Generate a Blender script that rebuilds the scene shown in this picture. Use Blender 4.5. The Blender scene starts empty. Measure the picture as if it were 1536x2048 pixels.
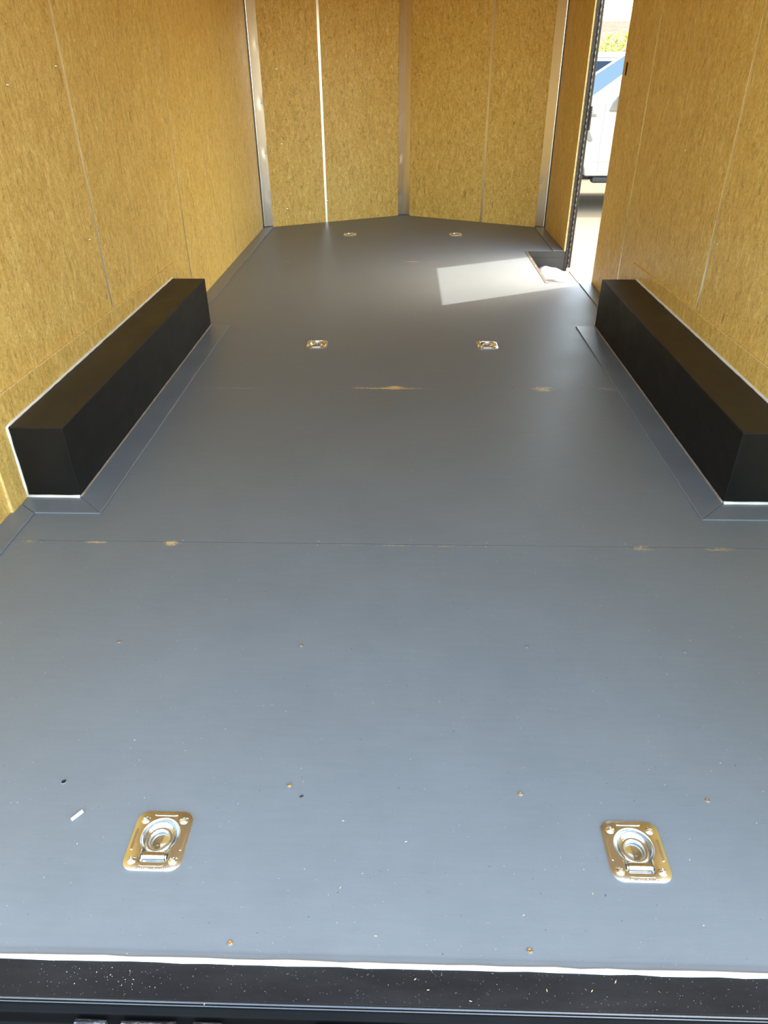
import bpy, bmesh, math, random
from mathutils import Vector, Matrix
random.seed(7)
PI = math.pi
C = bpy.context.scene.collection
sc = bpy.context.scene

# ------------------------------------------------------------------ camera
cam_d = bpy.data.cameras.new('camera'); cam = bpy.data.objects.new('camera', cam_d); C.objects.link(cam)
cam_d.sensor_fit = 'HORIZONTAL'; cam_d.sensor_width = 36.0; cam_d.lens = 1416.83 / 1536 * 36
cam_d.clip_start = 0.02; cam_d.clip_end = 400
PITCH, YAW, ROLL = math.radians(32.139), math.radians(-1.699), math.radians(-0.302)
F = Vector((math.sin(YAW)*math.cos(PITCH), math.cos(YAW)*math.cos(PITCH), -math.sin(PITCH)))
R0 = Vector((math.cos(YAW), -math.sin(YAW), 0)); U0 = R0.cross(F)
R = R0*math.cos(ROLL) + U0*math.sin(ROLL); U = -R0*math.sin(ROLL) + U0*math.cos(ROLL)
cam.matrix_world = Matrix(((R.x, U.x, -F.x, 0.006), (R.y, U.y, -F.y, 0), (R.z, U.z, -F.z, 1.22), (0, 0, 0, 1)))
sc.camera = cam

# ------------------------------------------------------------------ sky, sun, exposure
SUN_EL = math.radians(55.5)
SUN_DIR = Vector((1.0, 0.52, math.tan(SUN_EL)*math.hypot(1, .52))).normalized()
w = bpy.data.worlds.new('world'); sc.world = w; w.use_nodes = True
nt = w.node_tree; bg = nt.nodes['Background']
sky = nt.nodes.new('ShaderNodeTexSky'); sky.sky_type = 'NISHITA'; sky.sun_disc = False
sky.sun_elevation = SUN_EL; sky.sun_rotation = math.atan2(SUN_DIR.x, SUN_DIR.y)
sky.air_density = 1.0; sky.dust_density = 2.0; sky.ozone_density = 1.0
hz = nt.nodes.new('ShaderNodeMix'); hz.data_type = 'RGBA'; hz.blend_type = 'MULTIPLY'; hz.inputs[0].default_value = 1.0
hz.inputs[7].default_value = (1.0, .925, .755, 1)          # hazy, warm white balance
nt.links.new(sky.outputs[0], hz.inputs[6]); nt.links.new(hz.outputs[2], bg.inputs[0]); bg.inputs[1].default_value = 0.66
sun_d = bpy.data.lights.new('sun', 'SUN'); sun_d.energy = 2.35; sun_d.angle = math.radians(0.53); sun_d.color = (1, .95, .86)
sun = bpy.data.objects.new('sun', sun_d); C.objects.link(sun)
sun.rotation_euler = SUN_DIR.to_track_quat('Z', 'Y').to_euler(); sun.location = (10, 5, 14)
vs = sc.view_settings; vs.view_transform = 'Standard'; vs.look = 'None'; vs.gamma = 1.0; vs.use_curve_mapping = False
vs.exposure = 1.63
sc.cycles.max_bounces = 12; sc.cycles.diffuse_bounces = 8; sc.cycles.glossy_bounces = 6
sc.cycles.sample_clamp_indirect = 6
sc.cycles.use_denoising = True

# ------------------------------------------------------------------ main dimensions (metres)
XL, XR = -1.2576, 1.2454          # inner faces of the side walls
XM = -0.006                       # centre line
Y0, YC, YA = 0.578, 6.72, 7.37    # floor edge at the rear, front corners, nose
ZC = 2.22                         # ceiling
WT = 0.030                        # wall thickness
ZG = -0.57                        # ground
DY0, DY1 = 4.815, 5.775           # side door opening
ZS = -0.145                       # bottom of the step well
BX = 1.0627                       # wheel box inner face, from the centre line
BY0, BY1, BZ = 2.008, 3.876, 0.259

# ------------------------------------------------------------------ helpers
def link(o, parent=None):
    C.objects.link(o)
    if parent is not None: o.parent = parent
    return o
def obj(name, bm, m, parent=None, smooth=None, bevel=0, seg=2):
    me = bpy.data.meshes.new(name)
    bmesh.ops.recalc_face_normals(bm, faces=bm.faces[:])
    bm.to_mesh(me); bm.free()
    if m is not None: me.materials.append(m)
    o = link(bpy.data.objects.new(name, me), parent)
    if smooth:
        me.polygons.foreach_set('use_smooth', [True]*len(me.polygons))
        if smooth is not True:
            try: me.set_sharp_from_angle(angle=math.radians(smooth))
            except Exception: pass
    if bevel:
        b = o.modifiers.new('bevel', 'BEVEL'); b.width = bevel; b.segments = seg; b.limit_method = 'ANGLE'
    return o
def tag(o, label=None, cat=None, group=None, kind=None):
    if label: o['label'] = label
    if cat: o['category'] = cat
    if group: o['group'] = group
    if kind: o['kind'] = kind
    return o
def thing(name, label, cat, loc=(0, 0, 0), rz=0, group=None):
    o = link(bpy.data.objects.new(name, None)); o.location = loc; o.rotation_euler = (0, 0, rz)
    o.empty_display_size = .05
    return tag(o, label, cat, group)
def copy_tree(o, parent=None):
    c = o.copy(); C.objects.link(c); c.parent = parent
    for ch in list(o.children): copy_tree(ch, c)
    return c
def box(bm, x0, x1, y0, y1, z0, z1):
    v = [bm.verts.new((x, y, z)) for z in (z0, z1) for y in (y0, y1) for x in (x0, x1)]
    for f in ((0, 1, 3, 2), (4, 6, 7, 5), (0, 4, 5, 1), (2, 3, 7, 6), (0, 2, 6, 4), (1, 5, 7, 3)):
        bm.faces.new([v[i] for i in f])
def prism(bm, pts, axis, a0, a1):
    """extrude a 2-D outline along an axis ('x': pts are (y,z), 'y': (x,z), 'z': (x,y))"""
    def P(p, a): return (a, p[0], p[1]) if axis == 'x' else (p[0], a, p[1]) if axis == 'y' else (p[0], p[1], a)
    A = [bm.verts.new(P(p, a0)) for p in pts]; B = [bm.verts.new(P(p, a1)) for p in pts]
    bm.faces.new(A); bm.faces.new(B[::-1]); n = len(pts)
    for i in range(n): bm.faces.new((A[i], A[(i+1) % n], B[(i+1) % n], B[i]))
def loft(bm, loops, cap0=True, cap1=True, closed=True):
    L = [[bm.verts.new(p) for p in lp] for lp in loops]
    n = len(L[0])
    for a, b in zip(L, L[1:]):
        for i in range(n if closed else n-1):
            bm.faces.new((a[i], a[(i+1) % n], b[(i+1) % n], b[i]))
    if cap0: bm.faces.new(L[0][::-1])
    if cap1: bm.faces.new(L[-1])
    return L
def tube(bm, pts, r, n=10, closed=False, caps=True):
    P = [Vector(p) for p in pts]; loops = []
    prev = None
    for i, p in enumerate(P):
        if closed: t = (P[(i+1) % len(P)] - P[i-1]).normalized()
        else: t = (P[min(i+1, len(P)-1)] - P[max(i-1, 0)]).normalized()
        if prev is None: a = t.orthogonal().normalized()
        else: a = (prev - t*prev.dot(t)).normalized()
        prev = a; b = t.cross(a); rr = r[i] if hasattr(r, '__len__') else r
        loops.append([p + (a*math.cos(2*PI*k/n) + b*math.sin(2*PI*k/n))*rr for k in range(n)])
    if closed: loops.append(loops[0])
    if closed:
        L = [[bm.verts.new(q) for q in lp] for lp in loops[:-1]]
        for i in range(len(L)):
            a, b = L[i], L[(i+1) % len(L)]
            for k in range(n): bm.faces.new((a[k], a[(k+1) % n], b[(k+1) % n], b[k]))
    else: loft(bm, loops, caps, caps)
def disc(bm, c, axis, r, h, n=24):
    """short cylinder centred at c"""
    ax = Vector(axis).normalized(); a = ax.orthogonal().normalized(); b = ax.cross(a); c = Vector(c)
    loft(bm, [[c + ax*s*h/2 + (a*math.cos(2*PI*k/n)+b*math.sin(2*PI*k/n))*r for k in range(n)] for s in (-1, 1)])
def text_mesh(name, body, size, depth, m, parent, mat4):
    cu = bpy.data.curves.new(name, 'FONT'); cu.body = body; cu.size = size; cu.extrude = depth
    cu.align_x = 'CENTER'; cu.align_y = 'CENTER'; cu.resolution_u = 2
    t = bpy.data.objects.new(name, cu); C.objects.link(t)
    bpy.context.view_layer.update()
    me = bpy.data.meshes.new_from_object(t.evaluated_get(bpy.context.evaluated_depsgraph_get()))
    bpy.data.objects.remove(t); bpy.data.curves.remove(cu)
    me.transform(mat4); me.materials.clear(); me.materials.append(m); me.name = name
    return link(bpy.data.objects.new(name, me), parent)

# ------------------------------------------------------------------ materials
class NT:
    def __init__(s, name):
        s.m = bpy.data.materials.new(name); s.m.use_nodes = True; s.t = s.m.node_tree
        s.p = s.t.nodes['Principled BSDF']
    def n(s, typ, **kw):
        nd = s.t.nodes.new(typ)
        for k, v in kw.items():
            if k.startswith('i_'):
                key = k[2:]; key = int(key) if key.isdigit() else key
                nd.inputs[key].default_value = v
            else: setattr(nd, k, v)
        return nd
    def l(s, a, b): s.t.links.new(a, b)
    def coord(s, scale=(1, 1, 1), kind='Object', rot=(0, 0, 0)):
        tc = s.n('ShaderNodeTexCoord'); mp = s.n('ShaderNodeMapping'); s.l(tc.outputs[kind], mp.inputs[0])
        mp.inputs['Scale'].default_value = scale; mp.inputs['Rotation'].default_value = rot
        return mp.outputs[0]
    def noise(s, vec, scale, detail=3, rough=.5, dist=0):
        nd = s.n('ShaderNodeTexNoise', i_Scale=scale, i_Detail=detail, i_Roughness=rough, i_Distortion=dist)
        s.l(vec, nd.inputs['Vector']); return nd.outputs['Fac']
    def ramp(s, fac, stops):
        r = s.n('ShaderNodeValToRGB'); e = r.color_ramp.elements
        while len(e) < len(stops): e.new(.5)
        for el, (p, c) in zip(e, stops):
            el.position = p; el.color = c if len(c) == 4 else (*c, 1)
        s.l(fac, r.inputs[0]); return r.outputs[0]
    def math(s, op, a, b=None, clamp=False):
        nd = s.n('ShaderNodeMath', operation=op, use_clamp=clamp)
        for i, x in enumerate((a, b)):
            if x is None: continue
            if isinstance(x, (int, float)): nd.inputs[i].default_value = x
            else: s.l(x, nd.inputs[i])
        return nd.outputs[0]
    def mix(s, fac, a, b, mode='MIX'):
        nd = s.n('ShaderNodeMix', data_type='RGBA', blend_type=mode)
        for i, x in ((0, fac), (6, a), (7, b)):
            if isinstance(x, (int, float)): nd.inputs[i].default_value = x
            elif isinstance(x, tuple): nd.inputs[i].default_value = x if len(x) == 4 else (*x, 1)
            else: s.l(x, nd.inputs[i])
        return nd.outputs[2]
    def bump(s, h, strength=.3, dist=.001, normal=None):
        b = s.n('ShaderNodeBump', i_Strength=strength, i_Distance=dist); s.l(h, b.inputs['Height'])
        if normal is not None: s.l(normal, b.inputs['Normal'])
        s.l(b.outputs[0], s.p.inputs['Normal']); return b.outputs[0]
def BW(a): return (a, a, a)
def simple(name, col, rough=.5, metal=0, spec=.5, bump=None, var=None):
    t = NT(name); p = t.p
    p.inputs['Base Color'].default_value = (*col, 1); p.inputs['Roughness'].default_value = rough
    p.inputs['Metallic'].default_value = metal; p.inputs['Specular IOR Level'].default_value = spec
    v = t.coord()
    if var:
        sc_, amt = var
        f = t.noise(v, sc_, 4); c = t.ramp(f, [(.3, tuple(x*(1-amt) for x in col)), (.7, tuple(min(1, x*(1+amt)) for x in col))])
        t.l(c, p.inputs['Base Color'])
    if bump: t.bump(t.noise(v, bump[0], 4), bump[1], bump[2])
    return t.m

def mat_floor():
    t = NT('painted_plywood_floor'); p = t.p
    v = t.coord(); 
    big = t.noise(v, 3.0, 6, .68)
    col = t.ramp(big, [(.25, (.165, .184, .196)), (.75, (.197, .217, .230))])
    streak = t.noise(t.coord((3, 26, 1)), 3, 5, .6)
    col = t.mix(.18, col, t.ramp(streak, [(.3, (.158, .176, .191)), (.7, (.215, .237, .254))]))
    h = t.noise(t.coord((40, 300, 1)), 1, 4, .65)                 # wood grain under the paint
    h2 = t.noise(v, 60, 5, .7)
    rid = t.noise(t.coord((16, 60, 1)), 1.5, 6, .75, .6)
    ridm = t.ramp(rid, [(.60, BW(0)), (.68, BW(1))])
    fine = t.noise(t.coord((40, 140, 1)), 2, 5, .75, 1.0)
    rm = t.math('MULTIPLY', ridm, t.ramp(fine, [(.5, BW(0)), (.6, BW(1))]))
    hh = t.math('ADD', t.math('MULTIPLY', h, .16), t.math('MULTIPLY', h2, .38))
    hh = t.math('ADD', hh, t.math('MULTIPLY', rm, .8))
    # board joints
    sep = t.n('ShaderNodeSeparateXYZ'); t.l(v, sep.inputs[0]); Y = sep.outputs[1]; X = sep.outputs[0]
    wob = t.math('MULTIPLY', t.math('SUBTRACT', t.noise(t.coord((6, 0, 0)), 2, 3), .5), .004)
    Yw = t.math('ADD', Y, wob)
    seam = None
    for y, wd, dp in ((.5885, .006, .35), (1.760, .0022, 1), (2.980, .0012, .35), (4.192, .0012, .4), (5.42, .0012, .4)):
        d = t.math('ABSOLUTE', t.math('SUBTRACT', Yw, y))
        g = t.math('MULTIPLY', t.math('SUBTRACT', 1.0, t.math('DIVIDE', d, wd), True), dp)
        seam = g if seam is None else t.math('MAXIMUM', seam, g)
    hh = t.math('SUBTRACT', hh, t.math('MULTIPLY', seam, 1.4))
    col = t.mix(t.math('MULTIPLY', seam, .45), col, (.06, .068, .08))
    # places where the paint is rubbed through to the wood
    spots = [(-.692, 1.750, .030, .016, 1.0), (-.925, 1.752, .045, .008, .6), (-1.125, 1.750, .04, .012, .4),
             (-.06, 2.984, .20, .012, .95), (-.03, 2.990, .055, .03, 1.0), (.63, 2.984, .06, .035, .75), (-.77, 2.975, .20, .006, .4),
             (.93, 2.99, .07, .025, .4), (.727, 1.752, .045, .016, .55), (.95, 1.752, .06, .012, .45), (.07, 5.424, .085, .014, .8), (.18, 5.422, .09, .010, .35),
             (-.862, 5.424, .05, .010, .5), (.05, 1.752, .35, .004, .3)]
    msk = None
    for x, y, a, b, s in spots:
        dx = t.math('DIVIDE', t.math('SUBTRACT', X, x), a); dy = t.math('DIVIDE', t.math('SUBTRACT', Y, y), b)
        r2 = t.math('ADD', t.math('MULTIPLY', dx, dx), t.math('MULTIPLY', dy, dy))
        g = t.math('MULTIPLY', t.math('SUBTRACT', 1.0, r2, True), s)
        msk = g if msk is None else t.math('MAXIMUM', msk, g)
    gr = t.math('ADD', t.math('MULTIPLY', t.noise(v, 120, 5, .9), .8), t.math('MULTIPLY', t.noise(t.coord((22, 50, 1)), 1, 3), .35))
    gr = t.ramp(t.math('ADD', gr, t.math('MULTIPLY', msk, .18)), [(.60, BW(0)), (.74, BW(1))])
    msk = t.math('MULTIPLY', t.math('POWER', msk, .6), gr, True)
    col = t.mix(msk, col, (.80, .56, .23))
    # a few dark nicks and pale paint chips
    nick = t.ramp(t.noise(t.coord((90, 120, 1)), 1.2, 2), [(.735, BW(0)), (.76, BW(1))])
    col = t.mix(t.math('MULTIPLY', nick, .6), col, (.03, .035, .045))
    nick2 = t.ramp(t.noise(t.coord((130, 150, 1), rot=(0, 0, .6)), 1.1, 1), [(.775, BW(0)), (.80, BW(1))])
    col = t.mix(t.math('MULTIPLY', nick2, .7), col, (.6, .6, .58))
    t.l(col, p.inputs['Base Color'])
    rr = t.ramp(big, [(.2, BW(.38)), (.8, BW(.50))]); t.l(rr, p.inputs['Roughness'])
    p.inputs['Specular IOR Level'].default_value = .26
    t.bump(hh, .45, .0014)
    return t.m
def mat_board(name='strand_board', tone=1.0, edge=False):
    t = NT(name); p = t.p
    v = t.coord()
    k = lambda c: (min(1, c[0]*tone*1.32), c[1]*tone*1.34, c[2]*tone*1.26)
    a = t.noise(t.coord((1, 1, .6)), 5, 5, .6, .6)
    col = t.ramp(a, [(.28, k((.46, .265, .050))), (.45, k((.57, .355, .090))), (.60, k((.62, .41, .125))), (.75, k((.68, .47, .16)))])
    b = t.noise(t.coord((1, 1, .35)), 38, 5, .72, 1.2)
    col = t.mix(.62, col, t.ramp(b, [(.36, k((.26, .13, .025))), (.46, k((.53, .32, .080))), (.55, k((.61, .40, .12))), (.66, k((.84, .64, .28)))]))
    c2 = t.noise(t.coord((1, 1, .7)), 90, 4, .75, 1.5)
    col = t.mix(.36, col, t.ramp(c2, [(.36, k((.24, .12, .025))), (.5, k((.57, .37, .10))), (.66, k((.86, .66, .30)))]))
    # dark bark flecks, mostly upright
    f1 = t.ramp(t.noise(t.coord((1, 1, .30), rot=(.12, .1, 0)), 26, 3, .6, .5), [(.66, BW(0)), (.735, BW(1))])
    f2 = t.ramp(t.noise(t.coord((1, 1, .35), rot=(.4, -.4, 0)), 60, 3, .55, .9), [(.645, BW(0)), (.70, BW(1))])
    f3 = t.ramp(t.noise(t.coord((1, 1, 1)), 75, 1, .5), [(.77, BW(0)), (.80, BW(1))])
    col = t.mix(t.math('MULTIPLY', f1, .62), col, k((.19, .10, .03)))
    col = t.mix(t.math('MULTIPLY', f2, .65), col, k((.17, .085, .022)))
    col = t.mix(t.math('MULTIPLY', f3, .7), col, k((.10, .05, .02)))
    t.l(col, p.inputs['Base Color'])
    p.inputs['Roughness'].default_value = .42; p.inputs['Specular IOR Level'].default_value = .35
    t.bump(t.math('ADD', t.math('MULTIPLY', b, .8), c2), .35, .0012)
    return t.m
def mat_metal(name, col, rough, wave=0, wscale=6, scratch=.15):
    t = NT(name); p = t.p
    p.inputs['Metallic'].default_value = 1
    n = t.noise(t.coord((1, 1, .3)), 30, 4, .6)
    t.l(t.ramp(n, [(.3, tuple(x*.95 for x in col)), (.7, col)]), p.inputs['Base Color'])
    t.l(t.ramp(n, [(.3, BW(rough*.95)), (.7, BW(rough*1.05))]), p.inputs['Roughness'])
    h = t.math('MULTIPLY', t.noise(t.coord(), 400, 2), scratch)
    if wave: h = t.math('ADD', h, t.math('MULTIPLY', t.noise(t.coord((1, 1, .5)), wscale, 1), wave))
    t.bump(h, .25, .002)
    return t.m
M = {}
M['floor'] = mat_floor()
M['trimpaint'] = simple('painted_floor_trim', (.168, .186, .208), .38, 0, .4, (70, .25, .001), (5, .08))
M['board'] = mat_board()
M['board2'] = mat_board('strand_board_patch', .97)
M['edge'] = simple('cut_board_edge', (.78, .58, .24), .7, 0, .2, (200, .3, .0006), (60, .2))
M['alu'] = simple('aluminium_trim', (.93, .91, .88), .25, 1.0)
M['stud'] = mat_metal('aluminium_stud', (.92, .91, .88), .30, 3, 4, .1)
M['ceiling'] = simple('ceiling_board', (.70, .60, .44), .5, 0, .3, None, (3, .1))
def mat_black():
    t = NT('black_bed_liner'); p = t.p
    a = t.noise(t.coord((1, .5, 1)), 5, 5, .6)
    g = t.n('ShaderNodeNewGeometry'); sp = t.n('ShaderNodeSeparateXYZ'); t.l(g.outputs['True Normal'], sp.inputs[0])
    up = t.math('MULTIPLY', t.math('MAXIMUM', sp.outputs[2], 0.0), t.ramp(a, [(.3, BW(.35)), (.7, BW(1))]))   # dust that has settled on top
    t.l(t.mix(up, t.ramp(a, [(.35, (.0050, .0050, .0048)), (.65, (.0085, .008, .0075))]), (.036, .028, .021)), p.inputs['Base Color'])
    t.l(t.ramp(a, [(.35, BW(.42)), (.65, BW(.58))]), p.inputs['Roughness'])
    p.inputs['Specular IOR Level'].default_value = .24
    t.bump(t.noise(t.coord(), 330, 4, .7), .35, .001)
    return t.m
M['black'] = mat_black()
def mat_sill():
    t = NT('black_rubber_sill'); p = t.p
    a = t.noise(t.coord((1.5, 6, 1)), 3, 5, .65)
    col = t.ramp(a, [(.3, (.008, .008, .009)), (.7, (.020, .020, .021))])
    d = t.ramp(t.noise(t.coord(), 210, 2, .5), [(.70, BW(0)), (.73, BW(1))])
    col = t.mix(t.math('MULTIPLY', d, .35), col, (.25, .24, .22))
    t.l(col, p.inputs['Base Color']); p.inputs['Roughness'].default_value = .5; p.inputs['Specular IOR Level'].default_value = .2
    t.bump(t.noise(t.coord((1, 4, 1)), 60, 4, .7), .2, .0008)
    return t.m
M['sill'] = mat_sill()
M['lip'] = mat_metal('worn_steel_lip', (.12, .13, .15), .42, 0, 5, .3)
M['darksteel'] = simple('black_painted_steel', (.0035, .0035, .004), .5, 0, .09, (90, .15, .001), (8, .3))
def mat_scuff():
    t = NT('scuffed_black_steel'); p = t.p
    s = t.ramp(t.noise(t.coord((8, 60, 1)), 3, 6, .8), [(.50, BW(0)), (.60, BW(1))])
    t.l(t.mix(s, (.01, .01, .012), (.30, .31, .34)), p.inputs['Base Color'])
    t.l(s, p.inputs['Metallic']); p.inputs['Roughness'].default_value = .38
    return t.m
M['scuff'] = mat_scuff()
M['caulk'] = simple('white_sealant', (.80, .78, .72), .35, 0, .5, (60, .35, .002), (20, .06))
M['caulk2'] = simple('tan_sealant', (.30, .24, .19), .5, 0, .4, (60, .3, .001), (20, .15))
M['zincplate'] = mat_metal('yellowish_metal_plate', (.84, .82, .72), .30, .5, 60, .5)  # slightly yellowish metal for the anchor plates
M['zinc'] = mat_metal('bright_zinc', (.80, .86, .92), .17, .4, 60, .25)
M['zincdull'] = mat_metal('dull_zinc', (.66, .63, .56), .38, .4, 80, 1.2)
M['screw'] = mat_metal('screw_steel', (.88, .87, .82), .22, 0, 5, .2)
M['brass'] = simple('bare_screw_recess', (.45, .26, .08), .35, .6, .5, None, (150, .5))
M['hole'] = simple('dark_hole', (.008, .009, .012), .7)
M['bronze'] = simple('dark_hinge_steel', (.040, .033, .027), .45, .3, .3, (60, .2, .001), (20, .3))
M['knuckle'] = mat_metal('hinge_knuckle_steel', (.22, .18, .155), .45, 0, 5, .3)
M['wellgrey'] = simple('step_well_steel', (.055, .046, .040), .5, .2, .35, (40, .15, .001), (10, .1))
M['welltan'] = simple('step_well_tread', (.155, .135, .10), .6, 0, .3, (90, .3, .001), (10, .12))
M['paper'] = simple('white_plastic_bag', (.34, .345, .39), .25, 0, .5, (22, .7, .006))
M['gasket'] = simple('black_door_seal', (.02, .02, .02), .55)
M['skin'] = simple('white_trailer_skin', (.75, .76, .77), .3, 0, .5, None, (2, .02))
def mat_ground():
    t = NT('concrete_driveway'); p = t.p
    a = t.noise(t.coord(), 1.2, 6, .6); b = t.noise(t.coord(), 40, 4, .7)
    col = t.mix(.4, t.ramp(a, [(.3, (.170, .120, .062)), (.7, (.20, .150, .082))]), t.ramp(b, [(.3, (.165, .122, .070)), (.7, (.22, .17, .105))]))
    t.l(col, p.inputs['Base Color']); p.inputs['Roughness'].default_value = .9
    t.bump(b, .4, .004); return t.m
M['ground'] = mat_ground()
M['carpaint'] = simple('white_car_paint', (.42, .41, .385), .22, 0, .5, None, (1, .02))
M['glass'] = simple('tinted_car_glass', (.02, .035, .06), .04, 0, .9)
M['windshield'] = simple('windshield_painted_sky', (.075, .112, .145), .04, 0, .0); M['windshield'].node_tree.nodes['Principled BSDF'].inputs['IOR'].default_value = 1.12  # pale blue sky reflection painted into the base colour, specular off
M['blacktrim'] = simple('black_plastic', (.02, .02, .022), .5)
M['tyre'] = simple('tyre_rubber', (.022, .022, .022), .8, 0, .3, (30, .3, .004))
M['rim'] = mat_metal('alloy_wheel', (.7, .7, .72), .25)
M['chrome'] = mat_metal('chrome', (.85, .87, .9), .08)
M['vent'] = simple('grey_fender_vent', (.20, .19, .17), .35, .5)
M['seamgrey'] = simple('panel_gap', (.35, .33, .30), .6)
M['redlens'] = simple('red_lens', (.35, .02, .02), .15)
M['clearlens'] = simple('clear_lens', (.7, .72, .75), .08)

# ------------------------------------------------------------------ floor
RING_POS = [(-.440, .781), (.440, .781), (-.443, 3.570), (.437, 3.570), (-.464, 6.424), (.442, 6.427)]
xs = {XL-.02, XR+.03, .955}; ys = {Y0, YA+.1, DY0, DY1}
holes = []
for x, y in RING_POS:
    holes.append((x-.040, x+.040, y-.049, y+.052))
holes.append((.955, XR+.03, DY0, DY1))
# screw recesses are separate small countersinks modelled on top of the floor
for h in holes: xs |= {h[0], h[1]}; ys |= {h[2], h[3]}
xs = sorted(xs); ys = sorted(ys)
bm = bmesh.new(); vg = {}
def gv(x, y, z):
    k = (round(x, 5), round(y, 5), z)
    if k not in vg: vg[k] = bm.verts.new((x, y, z))
    return vg[k]
cells = set()
for i in range(len(xs)-1):
    for j in range(len(ys)-1):
        cx, cy = (xs[i]+xs[i+1])/2, (ys[j]+ys[j+1])/2
        if any(a < cx < b and c < cy < d for a, b, c, d in holes): continue
        cells.add((i, j))
TH = .028
for i, j in cells:
    x0, x1, y0, y1 = xs[i], xs[i+1], ys[j], ys[j+1]
    bm.faces.new([gv(x0, y0, 0), gv(x1, y0, 0), gv(x1, y1, 0), gv(x0, y1, 0)])
    bm.faces.new([gv(x0, y1, -TH), gv(x1, y1, -TH), gv(x1, y0, -TH), gv(x0, y0, -TH)])
    for di, dj, e in ((-1, 0, ((x0, y0), (x0, y1))), (1, 0, ((x1, y1), (x1, y0))), (0, -1, ((x1, y0), (x0, y0))), (0, 1, ((x0, y1), (x1, y1)))):
        if (i+di, j+dj) not in cells:
            (a, b), (c, d) = e
            bm.faces.new([gv(a, b, 0), gv(c, d, 0), gv(c, d, -TH), gv(a, b, -TH)])
# clip to the V nose
for sx, xw in ((-1, XL), (1, XR)):
    d = Vector((XM-xw, YA-YC, 0)); n = Vector((-d.y, d.x, 0)).normalized()
    if n.y < 0: n = -n
    geom = bm.verts[:] + bm.edges[:] + bm.faces[:]
    bmesh.ops.bisect_plane(bm, geom=geom, plane_co=Vector((XM, YA+.015, 0)), plane_no=n, clear_outer=True)
floor = obj('floor', bm, M['floor']); tag(floor, kind='structure')

# floor screws, children of the floor
def screw_bm(cx, cy, z, r, h, cross=True, rot=.3, n=48, nr=11):
    bm = bmesh.new(); rings = []
    for k in range(nr):
        q = 1 - k/(nr-1+.5)
        lp = []
        for i in range(n):
            a = 2*PI*i/n
            zz = h*math.cos(q*PI/2*.98)
            if cross and q < .55:
                ca, sa = abs(math.cos(a+rot))*q, abs(math.sin(a+rot))*q
                if min(ca, sa) < .085: zz -= h*.35
            lp.append((cx+r*q*math.cos(a), cy+r*q*math.sin(a), z+zz))
        rings.append(lp)
    loft(bm, [[(cx+r*math.cos(2*PI*i/n), cy+r*math.sin(2*PI*i/n), z-.001) for i in range(n)]] + rings)
    return bm
def dish_bm(cx, cy, z, r, d, n=24):
    """raised painted rim with a sunken head inside"""
    bm = bmesh.new()
    prof = [(r*1.25, 0), (r*1.12, .0009), (r, .0012), (r*.85, .0005)]
    loft(bm, [[(cx+q*math.cos(2*PI*i/n), cy+q*math.sin(2*PI*i/n), z+h) for i in range(n)] for q, h in prof])
    return bm
bare = [(-.701, 1.316), (-.241, 1.312), (-.214, .907), (.247, .898), (.611, .892), (-.269, .603), (.222, .603)]
for x, y in bare:
    rm = obj('screw', dish_bm(x, y, 0, .0046, 0), M['trimpaint'], floor, 40); rm['label'] = 'countersunk floor screw with paint worn off its head'
    bm = bmesh.new(); n = 20
    loft(bm, [[(x+q*math.cos(2*PI*i/n), y+q*math.sin(2*PI*i/n), h) for i in range(n)] for q, h in ((.0042, .0004), (.0038, .0010), (.0024, .0016), (.0012, .0010))])
    o = obj('screw_head', bm, M['brass'], rm, 40); o['label'] = 'bare brassy screw head'
painted = [(.319, 1.319), (.705, 1.310), (-1.092, 1.750), (-.666, 1.752), (-.248, 1.751), (.259, 1.753), (.680, 1.755), (1.10, 1.75),
           (-.246, 1.772), (.263, 1.774), (.681, 1.776), (-.662, 1.770), (-.20, 3.0), (.22, 3.0), (-.12, 3.0), (.50, 3.0)]
for x, y in painted:
    o = obj('screw', screw_bm(x, y, 0, .0052, .0022, True, x*7), M['trimpaint'], floor, 50)
bm = bmesh.new(); n = 20
loft(bm, [[(-.671+q*math.cos(2*PI*i/n), .905+q*math.sin(2*PI*i/n), h) for i in range(n)] for q, h in ((.0065, 0), (.0055, .0012), (.0048, .0010), (.0044, .0003))])
rm = obj('screw_hole', bm, M['trimpaint'], floor, 40); rm['label'] = 'empty dark screw hole'
bm = bmesh.new(); disc(bm, (-.671, .905, .0003), (0, 0, 1), .0044, .0006, 20); obj('screw_recess', bm, M['hole'], rm)

# ------------------------------------------------------------------ walls
def gap_wall(name, xin, side, segs, kids_z=(0, ZC)):
    """upright boards with narrow open joints; segs = [(y0,y1,z0,z1)]"""
    bm = bmesh.new()
    x0, x1 = (xin-.012, xin) if side < 0 else (xin, xin+.012)
    for y0, y1, z0, z1 in segs: box(bm, x0, x1, y0, y1, z0, z1)
    o = obj(name, bm, M['board'], None, None, .0012, 1); tag(o, kind='structure')
    return o
G = .0095
SL = [3.045, 4.272, 5.534]
def split(a, b, cuts, z0=0.0, z1=ZC):
    e = [a] + [c for c in cuts if a < c < b] + [b]; out = []
    for i in range(len(e)-1):
        out.append((e[i]+(G if i else 0), e[i+1]-(G if i < len(e)-2 else 0), z0, z1))
    return out
wl = gap_wall('wall_left', XL, -1, split(Y0-.05, YC, [1.81] + SL, -.002))
wr = gap_wall('wall_right', XR, 1, split(Y0-.05, DY0, [1.81, 3.035, 4.25], -.002) + [(DY1, YC, 0, ZC)] + [(DY0, DY1, 1.70, ZC)])
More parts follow.
